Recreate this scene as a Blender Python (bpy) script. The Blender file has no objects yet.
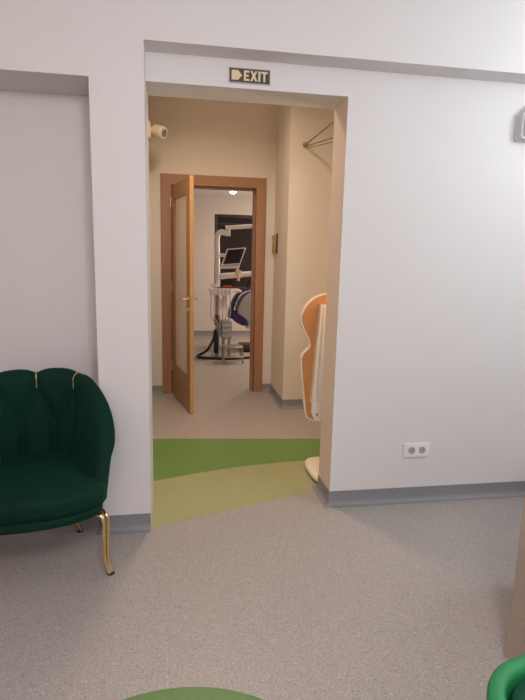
import bpy, bmesh, math, random
from mathutils import Vector, Matrix, noise
random.seed(4)
C = bpy.context.scene.collection
PI = math.pi

# ------------------------------------------------------------------ camera
CAM = Vector((0.0, -2.6293, 1.35616)); F = 524.12
R_ = Vector((0.98594629, -0.16555166, 0.02241793)); U_ = Vector((0.00702113, 0.17513178, 0.98451997)); W_ = Vector((0.16691501, 0.97052641, -0.17383288))
cd = bpy.data.cameras.new('camera'); co = bpy.data.objects.new('camera', cd); C.objects.link(co)
cd.sensor_fit = 'AUTO'; cd.sensor_width = 36; cd.lens = F / 700 * 36; cd.clip_start = 0.02
m = Matrix.Identity(4)
for i in range(3):
    m[i][0] = R_[i]; m[i][1] = U_[i]; m[i][2] = -W_[i]; m[i][3] = CAM[i]
co.matrix_world = m
bpy.context.scene.camera = co
def at(px, py, ax, v):                       # a photograph point on the plane x/y/z = v, in metres
    r = R_ * ((px - 262.5) / F) - U_ * ((py - 350) / F) + W_
    i = 'xyz'.index(ax)
    return CAM + r * ((v - CAM[i]) / r[i])

# ------------------------------------------------------------------ materials
def s2l(c): return c / 12.92 if c <= 0.04045 else ((c + 0.055) / 1.055) ** 2.4
def rgb(r, g, b): return (s2l(r / 255), s2l(g / 255), s2l(b / 255), 1)
class N:
    def __init__(s, name):
        s.m = bpy.data.materials.new(name); s.m.use_nodes = True; s.t = s.m.node_tree; s.b = s.t.nodes['Principled BSDF']
    def n(s, typ, **kw):
        x = s.t.nodes.new(typ)
        for k, v in kw.items(): setattr(x, k, v)
        return x
    def l(s, a, b): s.t.links.new(a, b)
    def math(s, op, a, b=None):
        x = s.n('ShaderNodeMath', operation=op)
        for i, v in enumerate((a, b)):
            if v is None: continue
            if isinstance(v, (int, float)): x.inputs[i].default_value = v
            else: s.l(v, x.inputs[i])
        return x.outputs[0]
    def mix(s, f, a, b):
        x = s.n('ShaderNodeMix', data_type='RGBA')
        for i, v in ((0, f), (6, a), (7, b)):
            if isinstance(v, (int, float, tuple)): x.inputs[i].default_value = v
            else: s.l(v, x.inputs[i])
        return x.outputs[2]
def mat(name, col, rough=.5, metal=0, vary=.06, scale=12, bump=0, bscale=60, sheen=0, spec=.5, sheen_tint=None, coat=0, trans=0):
    q = N(name); b = q.b
    tc = q.n('ShaderNodeTexCoord'); no = q.n('ShaderNodeTexNoise'); no.inputs['Scale'].default_value = scale; no.inputs['Detail'].default_value = 4
    q.l(tc.outputs['Object'], no.inputs['Vector'])
    lo = tuple(max(0, c * (1 - vary)) for c in col[:3]) + (1,); hi = tuple(min(1, c * (1 + vary)) for c in col[:3]) + (1,)
    q.l(q.mix(no.outputs[0], lo, hi), b.inputs['Base Color'])
    b.inputs['Roughness'].default_value = rough; b.inputs['Metallic'].default_value = metal; b.inputs['Specular IOR Level'].default_value = spec
    if sheen:
        b.inputs['Sheen Weight'].default_value = sheen; b.inputs['Sheen Roughness'].default_value = .4
        b.inputs['Sheen Tint'].default_value = sheen_tint or col
    b.inputs['Coat Weight'].default_value = coat
    b.inputs['Transmission Weight'].default_value = trans
    if bump:
        n2 = q.n('ShaderNodeTexNoise'); n2.inputs['Scale'].default_value = bscale; n2.inputs['Detail'].default_value = 3
        q.l(tc.outputs['Object'], n2.inputs['Vector'])
        bp = q.n('ShaderNodeBump'); bp.inputs['Strength'].default_value = bump; bp.inputs['Distance'].default_value = .002
        q.l(n2.outputs[0], bp.inputs['Height']); q.l(bp.outputs[0], b.inputs['Normal'])
    return q.m
def wood(name, a, b_, rough=.4, axis='z', scale=1.0):
    q = N(name)
    tc = q.n('ShaderNodeTexCoord'); mp = q.n('ShaderNodeMapping')
    s = {'z': (40, 40, 1.6), 'x': (1.6, 40, 40)}[axis]
    mp.inputs['Scale'].default_value = tuple(v * scale for v in s)
    q.l(tc.outputs['Object'], mp.inputs['Vector'])
    no = q.n('ShaderNodeTexNoise'); no.inputs['Scale'].default_value = 1; no.inputs['Detail'].default_value = 5; no.inputs['Distortion'].default_value = .6
    q.l(mp.outputs[0], no.inputs['Vector'])
    q.l(q.mix(no.outputs[0], a, b_), q.b.inputs['Base Color']); q.b.inputs['Roughness'].default_value = rough
    return q.m

def speckle(q, base, dark, light, pos):
    """vinyl flakes: base colour with fine dark and light chips"""
    v1 = q.n('ShaderNodeTexVoronoi'); v1.inputs['Scale'].default_value = 200; q.l(pos, v1.inputs['Vector'])
    sep = q.n('ShaderNodeSeparateColor'); q.l(v1.outputs['Color'], sep.inputs[0])
    near = q.math('LESS_THAN', v1.outputs['Distance'], .42)
    fd = q.math('MULTIPLY', q.math('GREATER_THAN', sep.outputs[0], .84), near)
    fl = q.math('MULTIPLY', q.math('GREATER_THAN', sep.outputs[1], .80), near)
    c = q.mix(q.math('MULTIPLY', fl, .5), base, light)
    c = q.mix(q.math('MULTIPLY', fd, .8), c, dark)
    v2 = q.n('ShaderNodeTexNoise'); v2.inputs['Scale'].default_value = 90; q.l(pos, v2.inputs['Vector']); v2.inputs['Detail'].default_value = 2
    return q.mix(.12, c, q.mix(v2.outputs[0], dark, light))

GREY_D, GREY_L = rgb(96, 92, 92), rgb(226, 222, 220)
def vinyl_floor():
    q = N('speckled_vinyl')
    ge = q.n('ShaderNodeNewGeometry'); pos = ge.outputs['Position']
    xyz = q.n('ShaderNodeSeparateXYZ'); q.l(pos, xyz.inputs[0]); X, Y = xyz.outputs[0], xyz.outputs[1]
    grey = speckle(q, rgb(166, 157, 151), GREY_D, GREY_L, pos)
    green = speckle(q, rgb(106, 142, 72), rgb(80, 112, 52), rgb(130, 164, 96), pos)
    lime = speckle(q, rgb(162, 162, 118), rgb(128, 130, 90), rgb(186, 188, 146), pos)
    top = q.math('SUBTRACT', q.math('ADD', Y, q.math('MULTIPLY', X, .104)), 1.187)          # <0 before the far edge of the band
    # curved edge between the green and lime bands: quadratic through three points of the seam
    x0, y0, x1, y1, x2, y2 = -.137, .43, .559, .625, 1.0, .66
    d01 = (y1 - y0) / (x1 - x0); d12 = (y2 - y1) / (x2 - x1); k2 = (d12 - d01) / (x2 - x0)
    k1 = d01 - k2 * (x0 + x1); k0 = y0 - k1 * x0 - k2 * x0 * x0
    xc = q.math('MINIMUM', X, 1.2)
    mid = q.math('SUBTRACT', Y, q.math('ADD', q.math('ADD', q.math('MULTIPLY', q.math('MULTIPLY', xc, xc), k2), q.math('MULTIPLY', xc, k1)), k0))
    low = q.math('SUBTRACT', Y, q.math('ADD', q.math('MULTIPLY', X, .356), -.094))
    inx = q.math('MULTIPLY', q.math('GREATER_THAN', X, -.26), q.math('LESS_THAN', top, 0))
    f_lime = q.math('MULTIPLY', inx, q.math('GREATER_THAN', low, 0))
    f_green = q.math('MULTIPLY', inx, q.math('GREATER_THAN', mid, 0))
    dx = q.math('ADD', X, .012); dy = q.math('ADD', Y, 1.659)
    r2 = q.math('ADD', q.math('MULTIPLY', dx, dx), q.math('MULTIPLY', dy, dy))
    f_circ = q.math('LESS_THAN', r2, .508 ** 2)
    c = q.mix(f_lime, grey, lime); c = q.mix(f_green, c, green)
    green2 = speckle(q, rgb(98, 132, 76), rgb(68, 98, 52), rgb(122, 152, 100), pos)
    c = q.mix(f_circ, c, green2)
    q.l(c, q.b.inputs['Base Color']); q.b.inputs['Roughness'].default_value = .42; q.b.inputs['Specular IOR Level'].default_value = .4
    return q.m
def vinyl_skirt():
    q = N('speckled_vinyl_skirting'); ge = q.n('ShaderNodeNewGeometry')
    q.l(speckle(q, rgb(138, 137, 141), rgb(96, 94, 98), rgb(168, 166, 170), ge.outputs['Position']), q.b.inputs['Base Color']); q.b.inputs['Roughness'].default_value = .5
    return q.m
def emit(name, col, st):
    q = N(name); q.b.inputs['Base Color'].default_value = (.8, .8, .8, 1)
    q.b.inputs['Emission Color'].default_value = col; q.b.inputs['Emission Strength'].default_value = st
    return q.m

M = dict(
    wall=mat('white_wall_paint', rgb(226, 222, 222), .6, vary=.015, scale=3, bump=.06, bscale=140),
    hallwall=mat('cream_wall_paint', rgb(222, 212, 200), .6, vary=.015, scale=3, bump=.06, bscale=140),
    roomwall=mat('surgery_wall_paint', rgb(214, 206, 198), .6, vary=.015, scale=3),
    ceil=mat('ceiling_paint', rgb(232, 230, 228), .8, vary=.01),
    floor=vinyl_floor(), skirt=vinyl_skirt(),
    oak=wood('oak_veneer', rgb(158, 120, 88), rgb(184, 144, 108)),
    oak_d=wood('oak_frame_veneer', rgb(148, 104, 74), rgb(172, 126, 92)),
    oak_e=wood('oak_edge_lipping', rgb(188, 142, 84), rgb(206, 160, 104)),
    frost=mat('frosted_glass', rgb(240, 230, 220), .35, vary=.02, scale=4, spec=.5),
    brass=mat('satin_brass', rgb(224, 202, 164), .28, 1, vary=.08),
    gold=mat('polished_gold_metal', rgb(226, 198, 150), .26, 1, vary=.06),
    velvet=mat('dark_green_velvet', rgb(6, 46, 35), .75, vary=.45, scale=6, bump=.25, bscale=220, sheen=.22, sheen_tint=rgb(30, 120, 86), spec=.15),
    seam=mat('dark_green_piping', rgb(4, 34, 26), .8, vary=.2),
    black=mat('black_rubber', rgb(26, 25, 25), .55, vary=.1),
    shell=mat('bright_green_shell', rgb(32, 120, 68), .5, vary=.06, scale=20, spec=.4),
    pad=mat('deep_green_pad', rgb(12, 60, 44), .8, vary=.15, scale=20, spec=.2),
    beige=mat('beige_laminate', rgb(164, 146, 132), .5, vary=.03, scale=5),
    white=mat('white_plastic', rgb(236, 234, 230), .35, vary=.02),
    cream=mat('cream_plastic', rgb(232, 222, 200), .35, vary=.03),
    greyp=mat('light_grey_plastic', rgb(176, 176, 180), .5, vary=.04, bump=.3, bscale=300),
    unitgrey=mat('pale_grey_plastic', rgb(208, 208, 210), .5, vary=.03),
    reveal=mat('beige_reveal_warm_bounce', rgb(224, 206, 190), .6, vary=.015, scale=3),
    greyd=mat('mid_grey_plastic', rgb(128, 128, 132), .5, vary=.04),
    signd=mat('sign_dark_brown', rgb(62, 50, 44), .45, vary=.05),
    signl=mat('sign_luminous_cream', rgb(226, 206, 172), .5, vary=.03),
    signb=mat('sign_border_beige', rgb(176, 160, 148), .5, vary=.03),
    mdf=mat('tan_board', rgb(200, 136, 80), .5, vary=.06, scale=9),
    rodw=mat('brown_wooden_rod', rgb(150, 122, 76), .45, vary=.1),
    gilt=mat('olive_gilt_plate', rgb(176, 152, 70), .4, .15, vary=.25, scale=30),
    giltd=mat('dark_bronze', rgb(70, 52, 34), .4, .5, vary=.1),
    screen=mat('dark_screen_glass', rgb(20, 18, 19), .12, vary=.1),
    night=mat('night_window_glass', rgb(30, 25, 27), .12, vary=.1),
    winf=mat('dark_window_frame', rgb(58, 50, 50), .45, vary=.06),
    navy=mat('navy_vinyl', rgb(30, 30, 78), .4, vary=.1),
    enamel=mat('white_enamel', rgb(236, 230, 224), .3, vary=.02),
    steel=mat('brushed_steel', rgb(170, 164, 158), .35, .8, vary=.08),
    red=mat('red_plastic', rgb(170, 60, 46), .4, vary=.06),
    glow=emit('lit_lamp', (1, .93, .82, 1), 14.0),
    panelglow=emit('lit_ceiling_panel', (.95, .97, 1, 1), 2.0),
)

# ------------------------------------------------------------------ mesh helpers
def tag(o, label=None, cat=None, group=None, kind=None):
    for k, v in (('label', label), ('category', cat), ('group', group), ('kind', kind)):
        if v: o[k] = v
    return o
def empty(name, loc, label, cat, rz=0, group=None, kind=None):
    o = bpy.data.objects.new(name, None); C.objects.link(o); o.empty_display_size = .1
    o.location = loc; o.rotation_euler = (0, 0, rz)
    return tag(o, label, cat, group, kind)
def obj(name, bm, material, parent=None, smooth=True, auto=40):
    me = bpy.data.meshes.new(name)
    bmesh.ops.recalc_face_normals(bm, faces=bm.faces[:])
    bm.to_mesh(me); bm.free()
    for mm in (material if isinstance(material, (list, tuple)) else [material]): me.materials.append(mm)
    if smooth:
        me.polygons.foreach_set('use_smooth', [True] * len(me.polygons))
        try: me.set_sharp_from_angle(angle=math.radians(auto))
        except Exception: pass
    o = bpy.data.objects.new(name, me); C.objects.link(o)
    if parent: o.parent = parent
    return o
def box(bm, a, b, bev=0, seg=2, rot=None, piv=None):
    t = bmesh.new(); bmesh.ops.create_cube(t, size=1)
    c = [(a[i] + b[i]) / 2 for i in range(3)]; s = [abs(b[i] - a[i]) for i in range(3)]
    for v in t.verts: v.co = Vector((v.co[i] * s[i] + c[i] for i in range(3)))
    if bev: bmesh.ops.bevel(t, geom=t.edges[:], offset=bev, segments=seg, profile=.5, affect='EDGES')
    if rot is not None:
        p = Vector(piv or c)
        for v in t.verts: v.co = rot @ (v.co - p) + p
    merge(bm, t); return bm
def merge(bm, t):
    me = bpy.data.meshes.new('tmp'); t.to_mesh(me); t.free(); bm.from_mesh(me); bpy.data.meshes.remove(me)
def tube(bm, pts, r, n=10, caps=True):
    pts = [Vector(p) for p in pts]; rr = r if isinstance(r, (list, tuple)) else [r] * len(pts)
    rings = []; up = None
    for i, p in enumerate(pts):
        d = (pts[min(i + 1, len(pts) - 1)] - pts[max(i - 1, 0)]).normalized()
        if up is None: up = Vector((0, 0, 1)) if abs(d.z) < .9 else Vector((0, 1, 0))
        x = d.cross(up)
        if x.length < 1e-4: x = d.cross(Vector((1, .3, 0)))
        x.normalize(); y = x.cross(d).normalized(); up = y
        rings.append([bm.verts.new(p + (x * math.cos(2 * PI * k / n) + y * math.sin(2 * PI * k / n)) * rr[i]) for k in range(n)])
    for a, b in zip(rings, rings[1:]):
        for k in range(n): bm.faces.new((a[k], a[(k + 1) % n], b[(k + 1) % n], b[k]))
    if caps: bm.faces.new(rings[0][::-1]); bm.faces.new(rings[-1])
    return bm
def spline(pts, k=8):
    pts = [Vector(p) for p in pts]; P = [pts[0] * 2 - pts[1]] + pts + [pts[-1] * 2 - pts[-2]]; out = []
    for i in range(1, len(P) - 2):
        for j in range(k):
            t = j / k; a, b, c, d = P[i - 1:i + 3]
            out.append(.5 * ((2 * b) + (c - a) * t + (2 * a - 5 * b + 4 * c - d) * t * t + (3 * b - a - 3 * c + d) * t ** 3))
    out.append(pts[-1]); return out
def lathe(bm, prof, c=(0, 0, 0), n=28, axis='z', sx=1, sy=1):
    rings = []
    for r, z in prof:
        ring = []
        for k in range(n):
            a = 2 * PI * k / n; v = (r * math.cos(a) * sx, r * math.sin(a) * sy, z)
            if axis == 'y': v = (v[0], v[2], v[1])
            if axis == 'x': v = (v[2], v[0], v[1])
            ring.append(bm.verts.new(Vector(v) + Vector(c)))
        rings.append(ring)
    for a, b in zip(rings, rings[1:]):
        for k in range(n): bm.faces.new((a[k], a[(k + 1) % n], b[(k + 1) % n], b[k]))
    bm.faces.new(rings[0][::-1]); bm.faces.new(rings[-1]); return bm
def prism(bm, poly, d, o=Vector((0, 0, 0))):
    """poly: 3-D points of one flat outline, swept by vector d (ngon, any simple outline)"""
    d = Vector(d); a = [bm.verts.new(Vector(p) + o) for p in poly]; b = [bm.verts.new(Vector(p) + d + o) for p in poly]; n = len(a)
    bm.faces.new(a); bm.faces.new(b[::-1])
    for k in range(n): bm.faces.new((a[k], b[k], b[(k + 1) % n], a[(k + 1) % n]))
    return bm
def XZ(poly, y): return [(x, y, z) for x, z in poly]

# ------------------------------------------------------------------ the shell of the place
P_, Q_, T_ = .1346, .169, .223
XN, XC, XR = -.1187, -.3501, .8486
ZB, ZR, ZO = 2.2636, 2.1006, 2.1384
FAR, BLK, BX = 2.52, 1.90, .976
CEIL = 2.62; XL_, XRR = -2.6, 3.2; YB = -4.6
def struct(name, bm, m, label, smooth=False):
    return tag(obj(name, bm, m, None, smooth), label, None, None, 'structure')
bm = bmesh.new(); box(bm, (XL_ - .2, YB - .2, -.1), (XRR + .2, 6.6, 0)); struct('floor', bm, M['floor'], 'speckled grey vinyl floor with green inlays')
bm = bmesh.new(); prism(bm, XZ([(XN, ZO), (XR, ZO), (XR, 0), (XRR, 0), (XRR, CEIL), (XN, CEIL)], 0), (0, T_, 0))
for f in bm.faces:
    c = f.calc_center_median()
    if abs(c.x - XR) < .002 and c.y > .05 and len(f.verts) == 4: f.material_index = 1     # beige reveal, its colour partly warmed to stand in for hallway bounce light
struct('wall_front', bm, [M['wall'], M['reveal']], 'white waiting room wall with the open doorway')
bm = bmesh.new(); box(bm, (XC, -P_, 0), (XN, T_, CEIL)); struct('column', bm, M['wall'], 'white column between the recess and the doorway')
bm = bmesh.new(); box(bm, (XN, -P_, ZB), (XRR, 0, CEIL)); struct('beam', bm, M['wall'], 'white beam running over the doorway')
bm = bmesh.new(); box(bm, (XL_, -P_, ZR), (XC, Q_, CEIL)); struct('beam_recess', bm, M['wall'], 'white bulkhead over the recess')
bm = bmesh.new(); box(bm, (XL_, Q_, 0), (XC, T_ + .1, CEIL)); struct('wall_recess', bm, M['wall'], 'white back wall of the recess behind the armchair')
bm = bmesh.new(); box(bm, (XL_ - .2, YB, 0), (XL_, T_, CEIL)); struct('wall_left', bm, M['wall'], 'white wall at the left of the waiting room')
bm = bmesh.new(); box(bm, (XRR, YB, 0), (XRR + .2, T_, CEIL)); struct('wall_right', bm, M['wall'], 'white wall at the right of the waiting room')
bm = bmesh.new(); box(bm, (XL_ - .2, YB - .2, 0), (XRR + .2, YB, CEIL)); struct('wall_back', bm, M['wall'], 'white wall behind the viewer')
bm = bmesh.new(); box(bm, (XL_ - .2, YB - .2, CEIL), (XRR + .2, T_, CEIL + .1)); struct('ceiling', bm, M['ceil'], 'white waiting room ceiling')
# hallway
HC = 3.0; HR = 2.1
HLX = -.25
bm = bmesh.new(); box(bm, (HLX - .15, T_, 0), (HLX, FAR + .15, HC)); struct('wall_hall_left', bm, M['hallwall'], 'cream wall on the left of the hallway')
DXL, DXR, DZ = -.0307, .8054, 2.02               # wall hole for the surgery door
bm = bmesh.new()
prism(bm, XZ([(HLX, 0), (DXL, 0), (DXL, DZ), (DXR, DZ), (DXR, 0), (BX, 0), (BX, HC), (HLX, HC)], FAR), (0, .15, 0))
struct('wall_hall_far', bm, M['hallwall'], 'cream end wall of the hallway around the oak door')
bm = bmesh.new(); box(bm, (BX, BLK, 0), (HR, FAR + .15, HC)); struct('wall_hall_block', bm, M['hallwall'], 'cream wall block beside the oak door')
bm = bmesh.new(); box(bm, (HR, T_, 0), (HR + .15, FAR + .15, HC)); struct('wall_hall_right', bm, M['hallwall'], 'cream wall on the right of the hallway')
bm = bmesh.new(); box(bm, (HLX - .15, T_, HC), (HR + .15, FAR + .15, HC + .1)); struct('ceiling_hall', bm, M['ceil'], 'hallway ceiling')
bm = bmesh.new(); box(bm, (HLX - .15, .12, CEIL), (HR + .15, T_, HC + .1)); struct('wall_hall_near', bm, M['hallwall'], 'upper wall above the doorway on the hallway side')
# surgery beyond
RB = 6.41; RC = 2.357; RL, RR = -1.3, 3.0
w0 = at(214, 214, 'y', RB); w1 = at(216, 290, 'y', RB)
WX0, WX1, WZ0, WZ1 = .69, 2.4, .80, 2.055
bm = bmesh.new(); prism(bm, XZ([(RL, 0), (RR, 0), (RR, RC), (RL, RC)], RB + .06), (0, .14, 0))
for a, b in (((RL, RB, 0), (WX0, RB + .06, RC)), ((WX1, RB, 0), (RR, RB + .06, RC)), ((WX0, RB, 0), (WX1, RB + .06, WZ0)), ((WX0, RB, WZ1), (WX1, RB + .06, RC))): box(bm, a, b)
struct('wall_surgery_back', bm, M['roomwall'], 'pale end wall of the dental surgery')
bm = bmesh.new(); box(bm, (RL - .15, FAR + .15, 0), (RL, RB + .2, RC)); struct('wall_surgery_left', bm, M['roomwall'], 'pale left wall of the dental surgery')
bm = bmesh.new(); box(bm, (RR, FAR + .15, 0), (RR + .15, RB + .2, RC)); struct('wall_surgery_right', bm, M['roomwall'], 'pale right wall of the dental surgery')
bm = bmesh.new(); prism(bm, XZ([(RL, 0), (DXL, 0), (DXL, DZ), (DXR, DZ), (DXR, 0), (RR, 0), (RR, RC), (RL, RC)], FAR + .151), (0, .02, 0)); struct('wall_surgery_near', bm, M['roomwall'], 'surgery side of the wall with the door')
bm = bmesh.new(); box(bm, (RL, FAR + .151, RC), (RR, RB + .2, RC + .1)); struct('ceiling_surgery', bm, M['ceil'], 'white ceiling of the dental surgery')
# window of the surgery
win = empty('window_1', (WX0, RB, WZ0), 'dark night window behind the dental equipment', 'window', kind='structure')
W_w, W_h = WX1 - WX0, WZ1 - WZ0
bm = bmesh.new()
for a, b in (((0, .012, 0), (.05, .05, W_h)), ((W_w - .05, .012, 0), (W_w, .05, W_h)), ((.05, .012, 0), (W_w - .05, .05, .05)), ((.05, .012, W_h - .05), (W_w - .05, .05, W_h)), ((W_w / 2 - .03, .012, .05), (W_w / 2 + .03, .05, W_h - .05)), ((.05, .016, W_h - .17), (W_w - .05, .046, W_h - .14))): box(bm, a, b, .004)
obj('window_frame', bm, M['winf'], win)
bm = bmesh.new(); box(bm, (.03, .03, .03), (W_w - .03, .04, W_h - .03)); obj('window_pane', bm, M['night'], win)
# coved skirting
def skirting(name, path, label, h=.0841):
    prof = [(0, h), (.004, h), (.0045, .034), (.007, .02), (.013, .009), (.022, .003), (.034, .0006)]
    pts = [Vector((x, y, 0)) for x, y in path]; bm = bmesh.new(); rows = []
    for i, p in enumerate(pts):
        dirs = []
        if i > 0: dirs.append((p - pts[i - 1]).normalized())
        if i < len(pts) - 1: dirs.append((pts[i + 1] - p).normalized())
        nn = [Vector((-d.y, d.x, 0)) for d in dirs]
        if len(nn) == 1: off = nn[0]
        else: s = nn[0] + nn[1]; off = s / (1 + nn[0].dot(nn[1]))
        rows.append([bm.verts.new(p + off * a + Vector((0, 0, z))) for a, z in prof])
    for a, b in zip(rows, rows[1:]):
        for k in range(len(prof) - 1): bm.faces.new((a[k], b[k], b[k + 1], a[k + 1]))
    return struct(name, bm, M['skirt'], label, True)
skirting('baseboard_right', [(XRR, 0), (XR, 0), (XR, T_), (HR, T_)], 'speckled grey coved skirting under the white wall right of the doorway')
skirting('baseboard_left', [(XN, -P_), (XC, -P_), (XC, Q_), (XL_, Q_)], 'speckled grey coved skirting along the foot of the column and the recess')
skirting('baseboard_hall', [(-.1107, FAR), (HLX, FAR), (HLX, T_)], 'speckled grey skirting along the hallway left wall')
skirting('baseboard_hall', [(HR, BLK), (BX, BLK), (BX, FAR), (.8854, FAR)], 'speckled grey skirting round the cream wall block')
skirting('baseboard_surgery', [(RR, RB), (RL, RB)], 'grey skirting along the surgery end wall')
skirting('baseboard_side', [(XRR, YB), (XRR, 0)], 'grey skirting along the waiting room right wall')

# ------------------------------------------------------------------ oak door
door = empty('door_1', (DXL, FAR, 0), 'oak door with tall frosted pane standing open into the hallway', 'door', kind='structure')
ox, oy = DXL, FAR
FX0, FX1, FZ = -.1107 - ox, .8854 - ox, 2.10
JX0, JX1, JZ = -.020 - ox, .795 - ox, 2.01
bm = bmesh.new()
prism(bm, [(FX0, -.018, 0), (JX0, -.018, 0), (JX0, -.018, JZ), (JX1, -.018, JZ), (JX1, -.018, 0), (FX1, -.018, 0), (FX1, -.018, FZ), (FX0, -.018, FZ)], (0, .018, 0))
bmesh.ops.bevel(bm, geom=[e for e in bm.edges if abs(e.verts[0].co.y + .018) < 1e-5 and abs(e.verts[1].co.y + .018) < 1e-5], offset=.004, segments=2, affect='EDGES')
obj('casing', bm, M['oak_d'], door)
bm = bmesh.new()
def jamb(y0, y1, t):
    prism(bm, [(JX0 - .0105 + .0, y0, 0), (JX0 + t, y0, 0), (JX0 + t, y0, JZ - t), (JX1 - t, y0, JZ - t), (JX1 - t, y0, 0), (JX1 + .0105, y0, 0), (JX1 + .0105, y0, JZ + .0098), (JX0 - .0105, y0, JZ + .0098)], (0, y1 - y0, 0))
jamb(0, .06, 0); jamb(.06, .171, .014)
obj('door_frame', bm, M['oak_d'], door)
ang = math.atan2(-.696, .147)
LW, LH, LT = .712, 1.985, .034
leafM = Matrix.Translation((JX0 + .008, -.024, .008)) @ Matrix.Rotation(ang, 4, 'Z')
leaf_bm = bmesh.new()
ST, BR, TR = .105, .30, .12
for a, b in (((0, 0, 0), (ST, LT, LH)), ((LW - ST, 0, 0), (LW - .004, LT, LH)), ((ST, 0, 0), (LW - ST, LT, BR)), ((ST, 0, LH - TR), (LW - ST, LT, LH))): box(leaf_bm, a, b, .0015, 1)
leaf = obj('leaf', leaf_bm, M['oak'], door); leaf.matrix_local = leafM
bm = bmesh.new(); box(bm, (LW - .004, .001, 0), (LW, LT - .001, LH), .001, 1); obj('edge_lipping', bm, M['oak_e'], leaf)
bm = bmesh.new(); box(bm, (ST - .006, LT / 2 - .004, BR - .006), (LW - ST + .006, LT / 2 + .004, LH - TR + .006)); obj('frosted_pane', bm, M['frost'], leaf); leaf.children[-1]['label'] = 'tall frosted glass pane'
bm = bmesh.new()
for y in (-.001, LT - .007):
    for a, b in (((ST, y, BR), (ST + .014, y + .008, LH - TR)), ((LW - ST - .014, y, BR), (LW - ST, y + .008, LH - TR)), ((ST + .014, y, BR), (LW - ST - .014, y + .008, BR + .014)), ((ST + .014, y, LH - TR - .014), (LW - ST - .014, y + .008, LH - TR))): box(bm, a, b, .002, 1)
obj('glazing_bead', bm, M['oak'], leaf)
for sgn, y0 in ((-1, 0), (1, LT)):
    bm = bmesh.new(); hx = LW - .055
    lathe(bm, [(.024, 0), (.025, sgn * .005), (.02, sgn * .008)], (hx, y0, .985), 20, 'y')
    tube(bm, spline([(hx, y0, .985), (hx, y0 + sgn * .035, .985), (hx - .012, y0 + sgn * .052, .985), (hx - .06, y0 + sgn * .055, .985), (hx - .125, y0 + sgn * .05, .983)], 5), .0085, 10)
    lathe(bm, [(.022, 0), (.022, sgn * .005), (.006, sgn * .006)], (hx, y0, .895), 18, 'y')
    box(bm, (hx - .004, y0 + sgn * .004, .886), (hx + .004, y0 + sgn * .0075, .906))
    obj('door_handle', bm, M['brass'], leaf)
bm = bmesh.new(); box(bm, (LW - .001, .010, .85), (LW + .0015, LT - .010, 1.07), .0006, 1); box(bm, (LW, .014, .975), (LW + .011, LT - .014, 1.0), .002, 1); box(bm, (LW, .015, .885), (LW + .006, LT - .015, .91), .001, 1)
obj('lock_plate', bm, M['brass'], leaf)
for z in (.25, 1.02, 1.8):
    bm = bmesh.new(); tube(bm, [(JX0 + .002, -.026, z), (JX0 + .002, -.026, z + .09)], .008, 12); obj('hinge', bm, M['brass'], door)

# ------------------------------------------------------------------ exit sign
SX0, SX1, SZ0, SZ1 = .263, .459, 2.160, 2.2265
sg = empty('exit_sign', (SX0, 0, SZ0), 'dark EXIT sign with cream arrow above the doorway', 'sign')
sw, sh = SX1 - SX0, SZ1 - SZ0
bm = bmesh.new(); box(bm, (0, -.006, 0), (sw, 0, sh), .0015, 2); obj('sign_border', bm, M['signb'], sg)
bm = bmesh.new(); box(bm, (.004, -.0072, .004), (sw - .004, -.005, sh - .004), .0004, 1); obj('sign_panel', bm, M['signd'], sg)
bm = bmesh.new()
prism(bm, XZ([(.012, .012), (.043, .012), (.062, sh / 2), (.043, sh - .012), (.012, sh - .012)], -.0086), (0, .002, 0))
obj('arrow', bm, M['signl'], sg)
bm = bmesh.new()
def lett(x, w, polys):
    for p in polys: prism(bm, XZ([(x + a * w, .011 + b * (sh - .022)) for a, b in p], -.0086), (0, .002, 0))
def R4(a, b, c, d): return [(a, b), (c, b), (c, d), (a, d)]
lett(.070, .026, [[(0, 0), (1, 0), (1, .19), (.36, .19), (.36, .41), (.88, .41), (.88, .59), (.36, .59), (.36, .81), (1, .81), (1, 1), (0, 1)]])
lett(.100, .034, [[(0, 0), (.31, 0), (.5, .33), (.69, 0), (1, 0), (.68, .51), (.98, 1), (.68, 1), (.5, .70), (.32, 1), (.02, 1), (.32, .51)]])
lett(.138, .010, [R4(0, 0, 1, 1)])
lett(.151, .032, [[(.35, 0), (.65, 0), (.65, .81), (1, .81), (1, 1), (0, 1), (0, .81), (.35, .81)]])
obj('lettering', bm, M['signl'], sg, smooth=False)

# ------------------------------------------------------------------ double socket
so = empty('wall_socket', (1.345, 0, .307), 'white double power socket low on the wall right of the doorway', 'socket')
bm = bmesh.new(); box(bm, (-.076, -.009, -.043), (.076, 0, .043), .004, 3); obj('cover_plate', bm, M['white'], so)
bm = bmesh.new(); box(bm, (-.062, -.0105, -.032), (.062, -.008, .032), .001, 1); obj('insert', bm, M['white'], so)
for sx in (-.031, .031):
    bm = bmesh.new(); lathe(bm, [(.0205, -.0108), (.0197, -.0125), (.0182, -.0125), (.0172, -.0108), (.0172, -.0107)], (sx, 0, 0), 28, 'y'); rg = obj('socket_well', bm, M['greyp'], so)
    bm = bmesh.new()
    for q in (-.008, .008): lathe(bm, [(.0032, -.0109), (.0032, -.0114)], (sx + q, 0, 0), 12, 'y')
    for q in (-.0145, .0145): box(bm, (sx - .003, -.0116, q - .002), (sx + .003, -.0109, q + .002))
    obj('contact', bm, M['black'], rg)

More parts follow.
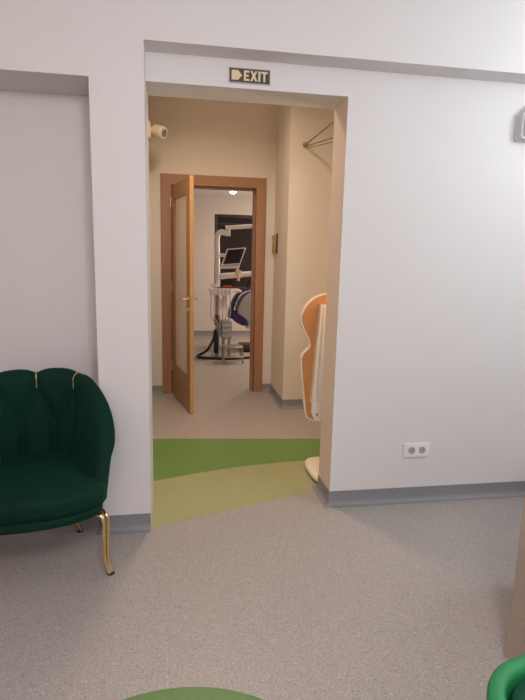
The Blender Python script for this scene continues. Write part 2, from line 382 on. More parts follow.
# ------------------------------------------------------------------ grey wall unit at the right edge
wu = empty('wall_unit', (1.755, 0, 1.98), 'light grey box with cut corners high on the white wall at the picture edge', 'wall unit')
bm = bmesh.new(); ou = [(.012, 0), (.328, 0), (.34, .012), (.34, .115), (.29, .18), (.05, .18), (.0, .13), (0, .012)]
prism(bm, XZ(ou, -.02), (0, .02, 0)); bmesh.ops.bevel(bm, geom=[e for e in bm.edges if e.verts[0].co.y < -.019 and e.verts[1].co.y < -.019], offset=.004, segments=2, affect='EDGES'); obj('back_plate', bm, M['unitgrey'], wu)
bm = bmesh.new(); prism(bm, XZ([(.17 + (x - .17) * .95, .09 + (z - .09) * .92) for x, z in ou], -.062), (0, .045, 0)); bmesh.ops.bevel(bm, geom=[e for e in bm.edges if e.verts[0].co.y < -.06 and e.verts[1].co.y < -.06], offset=.012, segments=4, affect='EDGES'); obj('cover', bm, M['unitgrey'], wu)
bm = bmesh.new()
for k in range(6): box(bm, (.05, -.0645, .03 + k * .02), (.29, -.061, .036 + k * .02), .001, 1)
obj('grille_ribs', bm, M['unitgrey'], wu)

# ------------------------------------------------------------------ wall sensor in the hallway
sn = empty('security_camera', (HLX + .0, 2.2, 2.40), 'small cream camera high in the hallway corner left of the oak door', 'camera')
bm = bmesh.new(); box(bm, (0, -.06, -.07), (.07, .06, .07), .012, 3); obj('mount_plate', bm, M['cream'], sn)
bm = bmesh.new(); tube(bm, spline([(.06, 0, .0), (.085, -.004, .006), (.11, -.008, 0)], 5), .028, 12); obj('bracket', bm, M['cream'], sn)
rt = Matrix.Rotation(math.radians(22), 3, 'Y') @ Matrix.Rotation(math.radians(-34), 3, 'Z')
def turned(prof):
    t = bmesh.new(); lathe(t, prof, (0, 0, 0), 22, 'x')
    for v in t.verts: v.co = rt @ v.co + Vector((.14, -.01, -.004))
    return t
hd = obj('camera_body', turned([(.035, -.055), (.05, -.048), (.053, .0), (.053, .045), (.047, .055)]), M['cream'], sn)
obj('lens', turned([(.03, .0545), (.03, .058), (.018, .059)]), M['greyd'], hd)

# ------------------------------------------------------------------ clothes rail in the corner
rz = 2.297; rm = at(305, 145, 'y', BLK); p2 = at(333, 136, 'z', rz)
rail = empty('clothes_rail', (rm.x, BLK, rz), 'thin brown rail of two rods high in the hallway corner', 'rail')
bm = bmesh.new(); lathe(bm, [(.022, 0), (.022, -.010), (.017, -.02), (.014, -.03), (.008, -.034)], (0, 0, 0), 18, 'y'); obj('wall_knob', bm, M['rodw'], rail)
bm = bmesh.new(); tube(bm, [(0, -.02, 0), (.01, T_ - BLK, 0)], .0075, 10); obj('rod', bm, M['rodw'], rail)
d = Vector((p2.x - rm.x, p2.y - BLK, 0)); e = d * ((HR - rm.x) / d.x)
bm = bmesh.new(); tube(bm, [(0.01, -.025, -.012), (e.x, e.y, -.012)], .0045, 10); obj('rod', bm, M['rodw'], rail)
bm = bmesh.new(); tube(bm, [(0.006, -.02, -.03), (.2, -.42, -.03)], .003, 8); tube(bm, [(.2, -.42, -.03), (.2, -.42, -.012)], .004, 8); obj('brace', bm, M['rodw'], rail)

# ------------------------------------------------------------------ gilt plate beside the door
gp = empty('wall_plate', (BX, 2.40, 1.40), 'small olive gilt plate on the narrow wall beside the oak door', 'plaque')
bm = bmesh.new(); box(bm, (-.022, -.03, 0), (0, .10, .17), .003, 2); obj('plate', bm, M['gilt'], gp)
bm = bmesh.new(); box(bm, (-.010, -.065, .0), (0, -.03, .185), .003, 2); obj('side_strip', bm, M['giltd'], gp)
bm = bmesh.new(); lathe(bm, [(.022, -.021), (.022, -.024), (.01, -.0245)], (0, .035, .10), 16, 'x'); obj('emblem', bm, M['signl'], gp)

# ------------------------------------------------------------------ wavy display stand behind the jamb
BYY = .465; bx = at(328, 470, 'y', BYY).x
ds = empty('display_stand', (bx, BYY, 0), 'tan wavy edged display stand on white base half hidden behind the doorway', 'display stand')
bm = bmesh.new()
def sup(bm, prof, cx, cy, ax, ay, e=2.8, n=56):
    rings = []
    for k_, z in prof:
        rings.append([bm.verts.new((cx + ax * k_ * math.copysign(abs(math.cos(2 * PI * i / n)) ** (2 / e), math.cos(2 * PI * i / n)), cy + ay * k_ * math.copysign(abs(math.sin(2 * PI * i / n)) ** (2 / e), math.sin(2 * PI * i / n)), z)) for i in range(n)])
    for a, b in zip(rings, rings[1:]):
        for i in range(n): bm.faces.new((a[i], a[(i + 1) % n], b[(i + 1) % n], b[i]))
    bm.faces.new(rings[0][::-1]); bm.faces.new(rings[-1]); return bm
sup(bm, [(.97, .010), (1, .016), (1, .030), (.96, .038), (.8, .043), (.3, .047)], -.02, -.035, .124, .202, 3.1); obj('base', bm, M['cream'], ds)
bm = bmesh.new(); sup(bm, [(.95, 0), (.95, .012)], -.02, -.035, .124, .202, 3.1); obj('base_pad', bm, M['black'], ds)
bm = bmesh.new(); tube(bm, [(.03, .05, .035), (.03, .05, .95)], .016, 14); obj('pole', bm, M['cream'], ds)
left = [(325, 294), (319, 295.5), (313, 298.5), (306, 305.5), (302, 313), (300.8, 319), (302.2, 326), (307.3, 337), (309.5, 343), (309, 347.5), (304, 352.5), (301.2, 357.5), (301, 364), (301.5, 374), (303.3, 394), (305.6, 414), (308.3, 418.7), (313, 420.5)]
lp = [at(px, py, 'y', BYY) for px, py in left]
half = spline([(p.x - bx, 0, p.z) for p in lp], 4)
full = [(p.x, p.z) for p in half] + [(-p.x, p.z) for p in reversed(half)]
bm = bmesh.new(); prism(bm, XZ(full, 0), (0, .022, 0)); obj('board', bm, M['mdf'], ds, smooth=False)
def inset(f, k):
    n = len(f); out = []
    for i in range(n):
        a, b = Vector(f[i - 1]), Vector(f[(i + 1) % n]); t = (b - a).normalized(); out.append((f[i][0] + t.y * k, f[i][1] - t.x * k))
    return out
ar = sum(full[i - 1][0] * full[i][1] - full[i][0] * full[i - 1][1] for i in range(len(full)))
ins = inset(full, -.006 if ar > 0 else .006); outs = inset(full, .002 if ar > 0 else -.002)
bm = bmesh.new(); n = len(full)
rings = [[bm.verts.new((x, y, z)) for x, z in ring] for ring, y in ((ins, -.003), (outs, -.003), (outs, .025), (ins, .025))]
for k in range(4):
    a, b = rings[k], rings[(k + 1) % 4]
    for i in range(n): bm.faces.new((a[i], a[(i + 1) % n], b[(i + 1) % n], b[i]))
obj('edge_band', bm, M['cream'], ds)
def bpt(px, py): p = at(px, py, 'y', BYY - .03); return (p.x - bx, p.z)
q0, q1, q2, q3 = bpt(323.5, 307), bpt(323.5, 411), bpt(314.5, 411), bpt(322, 307)
tl, bl = bpt(320.5, 305), bpt(310.5, 403)
hold = empty('holder', (0, 0, 0), None, None); hold.parent = ds
bm = bmesh.new(); prism(bm, XZ([(tl[0] + .006, tl[1]), (-tl[0], tl[1]), (-bl[0], bl[1]), (bl[0] + .006, bl[1])], -.016), (0, .014, 0)); obj('panel', bm, M['white'], hold, smooth=False)
for s in (1, -1):
    bm = bmesh.new(); prism(bm, XZ([(s * tl[0], tl[1]), (s * (tl[0] + .016), tl[1] + .004), (s * (bl[0] + .018), bl[1] - .004), (s * bl[0], bl[1])], -.05), (0, .049, 0)); obj('side_rim', bm, M['cream'], hold, smooth=False)
iv = [bpt(324.3, 307.5), bpt(316.5, 409.5)]
bm = bmesh.new(); prism(bm, XZ([(iv[0][0], iv[0][1]), (-iv[0][0], iv[0][1]), (-iv[1][0], iv[1][1]), (iv[1][0], iv[1][1])], -.03), (0, .015, 0)); obj('leaflet_sheet', bm, M['white'], hold, smooth=False)
b0, b1, b2, b3 = bpt(312, 402), bpt(312, 414), bpt(315, 420.5), bpt(320, 422)
bm = bmesh.new(); br = [b0, b1, b2, b3]; prism(bm, XZ(br + [(-x, z) for x, z in reversed(br)], -.026), (0, .025, 0)); obj('bottom_bracket', bm, M['white'], hold, smooth=False)
s0 = bpt(317, 414.5); bm = bmesh.new(); lathe(bm, [(.008, -.025), (.008, -.03), (.004, -.031)], (s0[0], 0, s0[1]), 14, 'y'); obj('screw', bm, M['steel'], hold)

# ------------------------------------------------------------------ dark green tufted velvet armchair
CH = Vector((-.605, -.277, 0)); CB = math.radians(10)
ch = empty('velvet_armchair', CH, 'dark green tufted velvet armchair with gold legs in front of the wall recess', 'armchair', CB)
ctrl = [(0, .245, .80), (.09, .242, .802), (.175, .205, .795), (.234, .11, .752), (.278, .01, .68), (.299, -.09, .595), (.293, -.18, .50), (.278, -.25, .40)]
hp = spline([Vector((x * .965, y - .045 if y > 0 else y - .045 * (1 + y / .25), z + .004)) for x, y, z in ctrl], 10)
pth = [Vector((-p.x, p.y, p.z)) for p in reversed(hp[1:])] + hp
S = [0.0]
for a, b in zip(pth, pth[1:]): S.append(S[-1] + (Vector((b.x, b.y)) - Vector((a.x, a.y))).length)
mid = S[len(hp) - 1]; S = [s - mid for s in S]; SM = S[-1]
def samp(s):
    s = max(-SM, min(SM, s)); i = 0
    while i < len(S) - 2 and S[i + 1] < s: i += 1
    t = (s - S[i]) / (S[i + 1] - S[i]); p = pth[i].lerp(pth[i + 1], t); d = (pth[i + 1] - pth[i]); nrm = Vector((d.y, -d.x, 0)).normalized()
    if nrm.dot(Vector((p.x, p.y + .05, 0))) < 0: nrm = -nrm
    return p, nrm                                 # nrm points outwards
trims = [-.18, 0, .18]; butt = [-.235, -.08, .08, .235]
ZBT = .56
def crease(s, z, zt):
    """distance (m) to the nearest pleat line at height z"""
    best = 1.0
    zk = zt - .075; zb = min(ZBT, zt - .12)
    if z >= zk: cs = [t for t in trims]
    elif z >= zb:
        f = (zk - z) / max(.001, zk - zb); cs = []
        for t in trims:
            for b in butt:
                if abs(b - t) < .13: cs.append(t + (b - t) * f)
    else: cs = butt
    for c in cs: best = min(best, abs(s - c))
    return best
NU, HALF, ZSEAT, ZLOW = 150, .034, .34, .288
bm = bmesh.new(); grid = []
for i in range(NU + 1):
    s = -SM + 2 * SM * i / NU; p, nr = samp(s); zt = p.z; row = []
    fade = min(1, max(0, (SM - abs(s)) / .10))
    def base(z):
        k = max(0, (z - .30) / .5); q = Vector((p.x, p.y, 0)) * (.88 + .12 * min(1, k * 1.25)) + nr * (.02 * k); return q
    end = HALF * (.45 + .55 * fade)
    zi = [ZSEAT - .02 + (zt - end - ZSEAT + .02) * j / 22 for j in range(23)]
    for z in zi:
        c = crease(s, z, zt); puff = .022 * (1 - math.exp(-(c / .022) ** 1.3)) - .012
        bd = 1.0
        for b in butt: bd = min(bd, math.hypot(s - b, z - min(ZBT, zt - .12)))
        puff -= .010 * math.exp(-(bd / .014) ** 2)
        tz = max(0, min(1, (zt - end - z) / max(.05, zt - end - .36))); arm = max(0, min(1, (abs(s) - .20) / .16)); arm = arm * arm * (3 - 2 * arm)
        row.append(base(z) - nr * (end + puff + .062 * arm * tz ** .85) + Vector((0, 0, z)))
    for j in range(1, 12):
        a = PI * j / 12; z = zt - end; c = min(abs(s - t) for t in trims)
        puff = (.014 * (1 - math.exp(-(c / .03) ** 1.3)) - .007)
        row.append(base(zt) - nr * (math.cos(a) * (end + puff)) + Vector((0, 0, z + math.sin(a) * (end + puff * 1.2))))
    for j in range(14):
        z = (zt - end) + (ZLOW - zt + end) * j / 13
        row.append(base(z) + nr * end + Vector((0, 0, z)))
    row.append(base(ZLOW) - nr * end + Vector((0, 0, ZLOW)))
    grid.append([bm.verts.new(v) for v in row])
L = len(grid[0])
for a, b in zip(grid, grid[1:]):
    for k in range(L): bm.faces.new((a[k], b[k], b[(k + 1) % L], a[(k + 1) % L]))
for g in (grid[0], grid[-1]):
    cc = bm.verts.new(sum((v.co for v in g), Vector()) / L + Vector((0, -.016, 0)))
    for k in range(L): bm.faces.new((g[k], g[(k + 1) % L], cc))
obj('backrest', bm, M['velvet'], ch, auto=180)
back = ch.children[-1]
for t in [-.18, 0, .18]:
    p, nr = samp(t); pts = []
    for j in range(-4, 12):
        if j < 0: z = p.z - HALF + j * .010; pts.append(Vector((p.x, p.y, 0)) + nr * (.02 * (z - .3) / .5) - nr * (HALF - .010 + .002) + Vector((0, 0, z)))
        else:
            a = PI * j / 12; q = HALF - .005; pts.append(Vector((p.x, p.y, 0)) + nr * (.02 * (p.z - .3) / .5) - nr * math.cos(a) * q + Vector((0, 0, p.z - HALF + math.sin(a) * q)))
    bm = bmesh.new(); tube(bm, pts, .0038, 8); o = obj('gold_trim', bm, M['gold'], back); o['label'] = 'gold piping strip over the back'
for b in butt:
    p, nr = samp(b); z = min(ZBT, p.z - .12); k = (z - .30) / .5; q = Vector((p.x, p.y, 0)) * (.88 + .12 * min(1, k * 1.25)) + nr * (.02 * k) - nr * (HALF - .018)
    bm = bmesh.new(); bmesh.ops.create_uvsphere(bm, u_segments=12, v_segments=8, radius=.011)
    for v in bm.verts: v.co = v.co + q + Vector((0, 0, z))
    obj('tuft_button', bm, M['seam'], back)
def dshape(grow, zlist):
    """rounded D outline of the seat, one ring per (z, inset)"""
    ctr = [(0, .215), (.10, .21), (.18, .17), (.235, .09), (.262, -.03), (.272, -.14), (.276, -.22), (.268, -.275), (.235, -.315), (.15, -.352), (.07, -.366), (0, -.37)]
    h = spline([Vector((x * .965, y * .79 if y > 0 else y, 0)) for x, y in ctr], 6); ol = h + [Vector((-p.x, p.y, 0)) for p in reversed(h[1:-1])]
    n = len(ol); bm = bmesh.new(); rings = []
    for z, ins, dome in zlist:
        r = []
        for i in range(n):
            t = (ol[(i + 1) % n] - ol[i - 1]).normalized(); nn = Vector((t.y, -t.x, 0))
            if nn.dot(ol[i] + Vector((0, .07, 0))) < 0: nn = -nn
            r.append(bm.verts.new(ol[i] + nn * (grow - ins) + Vector((0, 0, z))))
        rings.append(r)
    for a, b in zip(rings, rings[1:]):
        for k in range(n): bm.faces.new((a[k], a[(k + 1) % n], b[(k + 1) % n], b[k]))
    bm.faces.new(rings[0][::-1])
    top = rings[-1]; z0 = zlist[-1][0]
    prev = top
    for f, dz in ((.75, .008), (.5, .013), (.25, .016)):
        r = [bm.verts.new(Vector((v.co.x * f, (v.co.y + .07) * f - .07, z0 + dz))) for v in top]
        for k in range(n): bm.faces.new((prev[k], prev[(k + 1) % n], r[(k + 1) % n], r[k]))
        prev = r
    c = bm.verts.new((0, -.07, z0 + .017))
    for k in range(n): bm.faces.new((prev[k], prev[(k + 1) % n], c))
    return bm
bm = dshape(.0, [(.285, .03, 0), (.288, .008, 0), (.296, .001, 0), (.315, 0, 0), (.326, .006, 0), (.329, .018, 0)])
obj('seat_base', bm, M['velvet'], ch, auto=180)
bm = dshape(.010, [(.328, .03, 0), (.332, .012, 0), (.342, .003, 0), (.36, 0, 0), (.388, 0, 0), (.402, .004, 0), (.413, .014, 0), (.418, .03, 0)])
obj('seat_cushion', bm, M['velvet'], ch, auto=180)
def leg(x, y, sx, sy, k=1):
    bm = bmesh.new()
    # two rods rise side by side from the foot, bow outwards and bend over under the seat
    for off in (-1, 1):
        ax, ay = off * .012 * sy, -off * .012 * sx
        X = lambda o: x + o * sx * .7 ; Yy = lambda o: y + o * sy * .7
        pts = [(X(-.075) + ax * 2.2, Yy(-.075) + ay * 2.2, .266), (X(-.045) + ax * 1.6, Yy(-.045) + ay * 1.6, .27), (X(-.014) + ax, Yy(-.014) + ay, .262), (X(-.002) + ax, Yy(-.002) + ay, .235), (X(-.006) + ax * .9, Yy(-.006) + ay * .9, .17), (X(-.008) + ax * .75, Yy(-.008) + ay * .75, .09), (X(.004) + ax * .6, Yy(.004) + ay * .6, .04), (X(.022) + ax * .5, Yy(.022) + ay * .5, .006)]
        tube(bm, spline(pts, 6), .0085, 10)
    box(bm, (x - .055 * sx * 1 - .02, y - .055 * sy - .02, .266), (x - .055 * sx + .02, y - .055 * sy + .02, .292), .002, 1)
    o = obj('leg', bm, M['gold'], ch)
    bm = bmesh.new(); fx, fy = x + .0155 * sx, y + .0155 * sy; lathe(bm, [(.016, 0), (.016, .006), (.012, .009)], (fx, fy, 0), 16); obj('foot_pad', bm, M['giltd'], o)
leg(.275, -.262, .8, -.8); leg(-.275, -.262, -.8, -.8); leg(.155, .125, .8, .6); leg(-.205, .125, -.8, .6)

# ------------------------------------------------------------------ bright green tub chair near the viewer
g0 = Vector((.778, -2.14, 0)); gb = math.radians(14)
gc = empty('tub_chair', g0, 'bright green tub chair with dark green inside at the lower picture corner', 'chair', gb)
def rr_path(hw, yb, yf, r, n=8):
    pts = [(-hw, yf)]
    for k in range(n + 1): a = PI - PI / 2 * k / n; pts.append((-hw + r + r * math.cos(a), yb - r + r * math.sin(a)))
    for k in range(n + 1): a = PI / 2 - PI / 2 * k / n; pts.append((hw - r + r * math.cos(a), yb - r + r * math.sin(a)))
    pts.append((hw, yf)); return pts
def shellwall(bm, hw, yb, r, z0, z1f, t, rim):
    outp = rr_path(hw, yb, -.22, r); n = len(outp); rows = []
    for i, (x, y) in enumerate(outp):
        a, b = outp[max(i - 1, 0)], outp[min(i + 1, n - 1)]; d = Vector((b[0] - a[0], b[1] - a[1])).normalized(); inn = Vector((d.y, -d.x))
        zt = z1f(x, y); row = []
        for z, o in [(z0, 0), (z0 + .3 * (zt - z0), 0), (zt - rim, 0), (zt - rim * .4, rim * .12), (zt - rim * .1, rim * .4), (zt, t * .5), (zt - rim * .1, t - rim * .4), (zt - rim * .4, t - rim * .12), (zt - rim, t), (z0, t)]:
            q = .9 + .1 * min(1, max(0, (z - z0) / .35)); row.append(bm.verts.new(((x + inn.x * o) * q, (y + inn.y * o) * q, z)))
        rows.append(row)
    m_ = len(rows[0])
    for a, b in zip(rows, rows[1:]):
        for k in range(m_): bm.faces.new((a[k], b[k], b[(k + 1) % m_], a[(k + 1) % m_]))
    bm.faces.new(rows[0]); bm.faces.new(rows[-1][::-1]); return bm
zt = lambda x, y: .70 - max(0, .10 - y) * .42 if y < .10 else .70
obj('shell', shellwall(bmesh.new(), .285, .26, .12, .30, zt, .028, .012), M['shell'], gc, auto=50)
bm = shellwall(bmesh.new(), .2565, .2315, .092, .40, lambda x, y: zt(x, y) - .011, .03, .010); obj('inner_pad', bm, M['pad'], gc, auto=50); gc.children[-1]['label'] = 'dark green inner padding'
bm = bmesh.new(); box(bm, (-.235, -.25, .31), (.235, .205, .42), .035, 4); obj('seat', bm, M['pad'], gc)
bm = bmesh.new(); box(bm, (-.25, -.215, .285), (.25, .22, .315), .012, 2); obj('seat_pan', bm, M['shell'], gc)
for sx in (-1, 1):
    for sy in (-1, 1):
        bm = bmesh.new(); tube(bm, [(sx * .19, sy * .16, .29), (sx * .225, sy * .195, 0)], [.016, .011], 12); obj('leg', bm, M['black'], gc)

# ------------------------------------------------------------------ beige desk at the right edge
e1 = at(503.6, 656, 'z', 0); dk0 = Vector((e1.x, e1.y, 0))
dk = empty('beige_desk', dk0, 'beige desk side with wider foot at the picture edge behind the green chair', 'desk', math.radians(-46))
bm = bmesh.new(); box(bm, (.006, 0, .16), (.60, .03, .75), .002, 1); box(bm, (.006, .03, .16), (.036, 0.5, .75), .002, 1); box(bm, (.57, .03, .16), (.60, 0.5, .75), .002, 1); obj('side_panel', bm, M['beige'], dk, smooth=False)
bm = bmesh.new(); box(bm, (.003, -.004, 0), (.603, .5, .161)); obj('plinth', bm, M['beige'], dk, smooth=False)
bm = bmesh.new(); box(bm, (.02, .0, .75), (.62, .52, .785), .004, 2); obj('worktop', bm, M['beige'], dk)

# ------------------------------------------------------------------ dental surgery equipment
UY = 4.42
def U(px, py, y=UY): return at(px, py, 'y', y)
un = empty('dental_unit', (U(217, 356).x, UY, 0), 'white dental delivery unit with curved pole, monitor and instrument tray', 'dental unit')
o0 = Vector((un.location.x, UY, 0))
def L_(px, py, y=UY): return U(px, py, y) - o0
bm = bmesh.new(); tube(bm, [(0, 0, .02), (0, 0, .85)], .028, 16); obj('lower_post', bm, M['steel'], un)
bm = bmesh.new(); tube(bm, spline([L_(217.5, 287), L_(217.3, 265), L_(217, 242), L_(217.6, 235.5), L_(220.5, 232.2), L_(225, 232.8), L_(228.5, 234)], 6), .036, 14); obj('curved_pole', bm, M['enamel'], un)
bm = bmesh.new(); tube(bm, [L_(228.3, 236), L_(228.3, 228)], .028, 14); tube(bm, [L_(228.3, 233.8) + Vector((0, -.045, 0)), L_(228.3, 233.8) + Vector((0, .045, 0))], .026, 14); obj('swivel_joint', bm, M['enamel'], un)
bm = bmesh.new(); a, b = L_(225.5, 227.8), L_(256, 225.8); tube(bm, [a, a + (b - a) * .12, b], [.03, .026, .026], 12); obj('lamp_arm', bm, M['enamel'], un)
a, b = L_(220, 276.3), L_(256, 273.3); bm = bmesh.new(); tube(bm, [a, a + (b - a) * .05, b], [.03, .04, .034], 12); obj('instrument_arm', bm, M['enamel'], un)
bm = bmesh.new(); tube(bm, [L_(217.4, 254), L_(221, 255.3), L_(226, 255.2, UY - .03)], .022, 12); obj('monitor_arm', bm, M['enamel'], un)
TL, TR, BR_, BL = L_(227, 248.7, UY - .05), L_(246.5, 247.3, UY - .05), L_(239, 267.6, UY - .12), L_(220.2, 268.3, UY - .12)
def quad(bm, c, th, s=1.0, dy=0, shift=0):
    ce = sum(c, Vector()) / 4; pts = [ce + (p - ce) * s for p in c]; n = (c[1] - c[0]).cross(c[3] - c[0]).normalized()
    if n.y > 0: n = -n
    pts = [p + n * dy for p in pts]; prism(bm, pts, -n * th); return bm
mo = empty('monitor', (0, 0, 0), None, None); mo.parent = un
bm = quad(bmesh.new(), [TL, TR, BR_, BL], .035); bmesh.ops.bevel(bm, geom=bm.edges[:], offset=.006, segments=2, affect='EDGES'); obj('monitor_case', bm, M['enamel'], mo)
u, v = (TR - TL), (BL - TL); sc = [TL + u * .075 + v * .06, TL + u * .925 + v * .06, TL + u * .925 + v * .80, TL + u * .075 + v * .80]
bm = quad(bmesh.new(), sc, .004, 1, .002); obj('monitor_screen', bm, M['screen'], mo, smooth=False)
sc = [TL + u * .075 + v * .845, TL + u * .925 + v * .845, TL + u * .925 + v * .93, TL + u * .075 + v * .93]
bm = quad(bmesh.new(), sc, .004, 1, .002); obj('monitor_bezel', bm, M['greyp'], mo, smooth=False)
bm = bmesh.new(); tube(bm, spline([L_(237.8, 267, UY - .1), L_(236.8, 273, UY - .1), L_(238.6, 277, UY - .1), L_(238, 281, UY - .1)], 5), [.02] * 6 + [.024] * 6 + [.018] * 4, 10); box(bm, L_(236, 273.5, UY - .14), L_(241, 270.5, UY - .06), .008, 2); obj('gripper', bm, M['signl'], un)
a, b = L_(209.5, 289.8), L_(240, 287.8); bm = bmesh.new(); box(bm, (a.x, -.2, a.z - .02), (b.x, .16, a.z + .012), .01, 3); obj('tray_table', bm, M['enamel'], un)
for k, px in enumerate((211.3, 214.8, 218.8, 222.8, 226.4, 230.2)):
    p = L_(px, 289.5, UY - .21); bm = bmesh.new(); ln = (.085, .07, .075, .08, .08, .07)[k]
    tube(bm, [p + Vector((0, -.008, .01)), p + Vector((0, -.012, -.03)), p + Vector((0, -.006, -ln))], [.019, .026, .016], 10); o = obj('handpiece', bm, M['enamel'], un)
    bm = bmesh.new(); tube(bm, spline([p + Vector((0, -.006, -ln)), p + Vector((0, .01, -.35)), Vector((.02 + .012 * k, -.06, .42)), Vector((.0 + .01 * k, -.03, .30))], 5), .006, 7); obj('tubing', bm, M['greyp'], o)
p = L_(224, 284.5); bm = bmesh.new(); box(bm, L_(212, 287.6, UY - .1), L_(216.5, 283.8, UY + .05), .012, 2); obj('cup_holder', bm, M['enamel'], un)
bm = bmesh.new(); box(bm, L_(224, 287.4, UY - .12), L_(231.5, 285.2, UY - .03), .006, 2); obj('red_tray', bm, M['red'], un); un.children[-1]['label'] = 'small red tray'
bm = bmesh.new(); lathe(bm, [(.03, .0), (.045, .03), (.045, .09), (.03, .12), (.018, .16)], L_(224.4, 308, UY - .1), 18); obj('bottle', bm, M['enamel'], un)
bm = bmesh.new(); lathe(bm, [(.022, .0), (.03, .02), (.028, .1), (.016, .13)], L_(220, 309, UY - .12), 16); obj('cup', bm, M['enamel'], un)
bm = bmesh.new(); box(bm, (-.04, -.05, .45), (.03, .06, .58), .012, 2); obj('control_box', bm, M['giltd'], un)
bm = bmesh.new(); box(bm, (-.045, -.045, .06), (.015, .045, .36), .01, 2); obj('hose_sleeve', bm, M['black'], un)
bm = bmesh.new(); box(bm, (.05, -.10, .27), (.19, .18, .50), .012, 2); obj('cabinet', bm, M['greyd'], un); cb = un.children[-1]
bm = bmesh.new()
for k in range(3): box(bm, (.06, -.108, .282 + .07 * k), (.18, -.099, .34 + .07 * k), .004, 1)
obj('drawer_front', bm, M['greyp'], cb)
bm = bmesh.new(); box(bm, (-.06, -.16, 0), (.28, .2, .022), .008, 2); tube(bm, [(.08, -.05, .02), (.08, -.05, .32)], .02, 10); tube(bm, [(.16, -.05, .02), (.16, -.05, .3)], .02, 10); obj('stand_base', bm, M['steel'], un)
# foot stool box standing beside it
st = empty('step_stool', (o0.x + .17, UY - .34, 0), 'small steel step stool on the floor before the dental unit', 'stool')
bm = bmesh.new(); box(bm, (-.13, -.10, .195), (.13, .10, .215), .005, 1); obj('upper_step', bm, M['steel'], st)
bm = bmesh.new(); box(bm, (-.12, -.16, .08), (.14, -.10, .10), .005, 1); obj('lower_step', bm, M['steel'], st)
for x in (-.12, .12):
    bm = bmesh.new(); tube(bm, [(x, -.15, .0), (x, -.15, .085), (x, -.08, .2)], .01, 8); obj('leg', bm, M['greyd'], st)
    bm = bmesh.new(); tube(bm, [(x, .09, 0), (x, .08, .2)], .01, 8); obj('leg', bm, M['greyd'], st)
# hose on the floor
hz = .018
hp_ = [(214.5, 326, .32), (212, 335, .22), (207, 346, .09)]
h0 = [L_(215, 329) + o0 + Vector((0, -.05, 0)), L_(213, 338) + o0 + Vector((0, -.07, 0)), L_(207, 348.5) + o0 + Vector((0, -.1, 0))]
gpts = h0 + [at(px, py, 'z', hz) for px, py in ((200, 354.5), (197.5, 356.2), (201, 357.6), (212, 358.2), (226, 358.6), (240, 358), (254, 357), (262, 355))]
for p in gpts: p.z = max(p.z, hz)
bm = bmesh.new(); tube(bm, spline(gpts, 8), hz, 10); hs = obj('floor_hose', bm, M['black']); tag(hs, 'black hose curving over the surgery floor from the dental unit', 'hose')
# dental chair
cx = U(250, 330, UY + .55).x; cc = empty('dental_chair', (cx + .12, UY + .55, 0), 'navy upholstered dental chair seen partly beyond the oak doorframe', 'dental chair')
c0 = Vector((cx + .12, UY + .55, 0))
def K(px, py): return U(px, py, UY + .55) - c0
arc = spline([K(256, 286), K(249, 288.2), K(242, 290.5), K(236.5, 296), K(233, 303), K(231, 310), K(230, 317)], 6)
bm = bmesh.new(); tube(bm, [p + Vector((0, -.02, 0)) for p in arc], [.022] * 6 + [.026] * 12 + [.03] * 12 + [.036] * 7, 12)
for v in bm.verts: v.co.y = (v.co.y + .02) * 5.0 - .02
obj('back_cushion', bm, M['navy'], cc)
inner = [(256, 290), (249, 292), (243, 295.5), (239, 301), (236.5, 307), (236, 312), (242, 316), (247, 322), (256, 326)]
sp = [(p.x, p.z) for p in [K(*q) for q in inner]]
bm = bmesh.new(); prism(bm, XZ(sp, -.235), (0, .42, 0)); bmesh.ops.bevel(bm, geom=[e for e in bm.edges if abs(e.verts[0].co.y - e.verts[1].co.y) < 1e-5], offset=.012, segments=3, affect='EDGES'); obj('back_shell', bm, M['greyp'], cc)
cu = [(229.5, 311), (234, 310.5), (240, 314), (245, 318), (246, 323.5), (240, 323.5), (233.5, 320), (230, 316.5)]
sp = [(p.x, p.z) for p in [K(*q) for q in cu]]
bm = bmesh.new(); prism(bm, XZ(sp, -.26), (0, .48, 0)); bmesh.ops.bevel(bm, geom=[e for e in bm.edges if abs(e.verts[0].co.y - e.verts[1].co.y) < 1e-5], offset=.02, segments=4, affect='EDGES'); obj('seat_cushion', bm, M['navy'], cc)
a = K(245, 321); bm = bmesh.new(); box(bm, (a.x, -.2, .33), (a.x + .9, .2, .47), .03, 3); obj('seat_frame', bm, M['enamel'], cc)
bm = bmesh.new(); box(bm, (a.x + .12, -.14, .08), (a.x + .5, .14, .34), .04, 3); obj('column', bm, M['greyp'], cc)
bm = bmesh.new(); box(bm, (a.x - .08, -.2, 0), (a.x + .9, .2, .09), .03, 3); obj('base', bm, M['giltd'], cc)
bm = bmesh.new(); tube(bm, spline([K(249, 290), K(249.5, 284), K(252, 280)], 5), .05, 12); obj('headrest', bm, M['giltd'], cc)
# ceiling spotlight of the surgery
sp_ = at(233, 191.8, 'z', RC - .02)
sl = empty('ceiling_spotlight', (sp_.x, sp_.y, RC), 'small lit round spotlight in the surgery ceiling', 'ceiling light')
bm = bmesh.new(); lathe(bm, [(.07, 0), (.07, -.012), (.055, -.02), (.05, -.02)], (0, 0, 0), 24); obj('spot_ring', bm, M['white'], sl)
bm = bmesh.new(); bmesh.ops.create_uvsphere(bm, u_segments=20, v_segments=10, radius=.05)
for v in bm.verts: v.co.z = v.co.z * .6 - .02
obj('bulb', bm, M['glow'], sl)

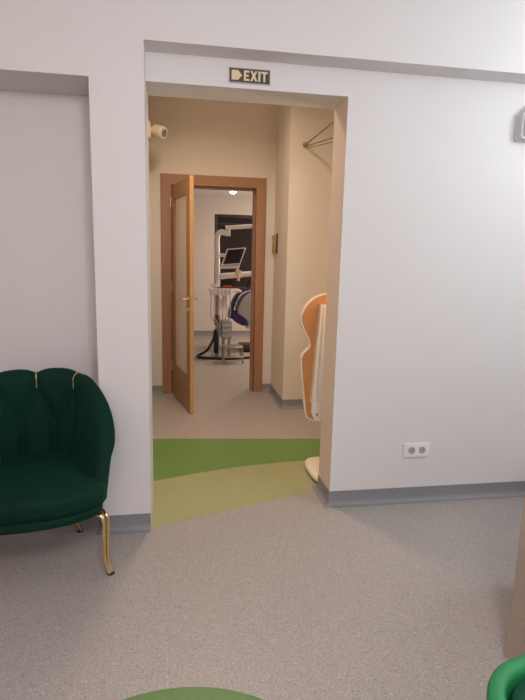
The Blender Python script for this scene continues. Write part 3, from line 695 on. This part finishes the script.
# ------------------------------------------------------------------ lights
def area(name, loc, size, power, col, aim=None, sy=None, spread=180):
    d = bpy.data.lights.new(name, 'AREA'); d.energy = power; d.color = col; d.size = size; d.shape = 'RECTANGLE' if sy else 'SQUARE'
    if sy: d.size_y = sy
    d.spread = math.radians(spread)
    o = bpy.data.objects.new(name, d); C.objects.link(o); o.location = loc
    if aim is not None: o.rotation_euler = (Vector(aim) - Vector(loc)).to_track_quat('-Z', 'Y').to_euler()
    return o
def ceiling_panel(x, y, label):
    t = empty('ceiling_panel_light', (x, y, CEIL), label, 'ceiling light', group='panel lights in the waiting room ceiling')
    bm = bmesh.new()
    for a, b in (((-.3, -.3), (.3, -.27)), ((-.3, .27), (.3, .3)), ((-.3, -.27), (-.27, .27)), ((.27, -.27), (.3, .27))): box(bm, (a[0], a[1], -.02), (b[0], b[1], 0), .002, 1)
    obj('light_frame', bm, M['white'], t)
    bm = bmesh.new(); box(bm, (-.27, -.27, -.012), (.27, .27, -.002)); obj('diffuser', bm, M['panelglow'], t)
def lamp(name, loc, power, col, rad=.12):
    d = bpy.data.lights.new(name, 'POINT'); d.energy = power; d.color = col; d.shadow_soft_size = rad
    o = bpy.data.objects.new(name, d); C.objects.link(o); o.location = loc; return o
lamp('waiting_room_lamp', (.35, -2.85, 2.25), 63, (.84, .95, 1.0), .2)
lamp('side_lamp', (2.3, -.95, 2.2), 28, (.82, .93, 1.0), .3)
lamp('warm_lamp', (-.3, -3.1, 2.2), 33, (1.0, .60, .48), .2)
area('hall_light', (.22, 1.15, HC - .03), .3, 19.5, (1.0, .76, .56), None, None, 142)
lamp('hall_wall_lamp', (1.27, .37, 1.3), 6, (1.0, .74, .44), .03)
area('surgery_light', (1.9, 4.6, RC - .03), .6, 20, (1.0, .79, .65))
lamp('surgery_ceiling_fill', (2.0, 4.9, 1.4), 42, (1, .80, .66), .1)  # unseen point light added to lift the surgery ceiling, no fitting behind it
w = bpy.data.worlds.new('world'); bpy.context.scene.world = w; w.use_nodes = True
w.node_tree.nodes['Background'].inputs[0].default_value = (.05, .05, .06, 1); w.node_tree.nodes['Background'].inputs[1].default_value = .3
vs = bpy.context.scene.view_settings
vs.view_transform = 'Standard'; vs.look = 'None'; vs.gamma = 1; vs.use_curve_mapping = False; vs.exposure = 0.0
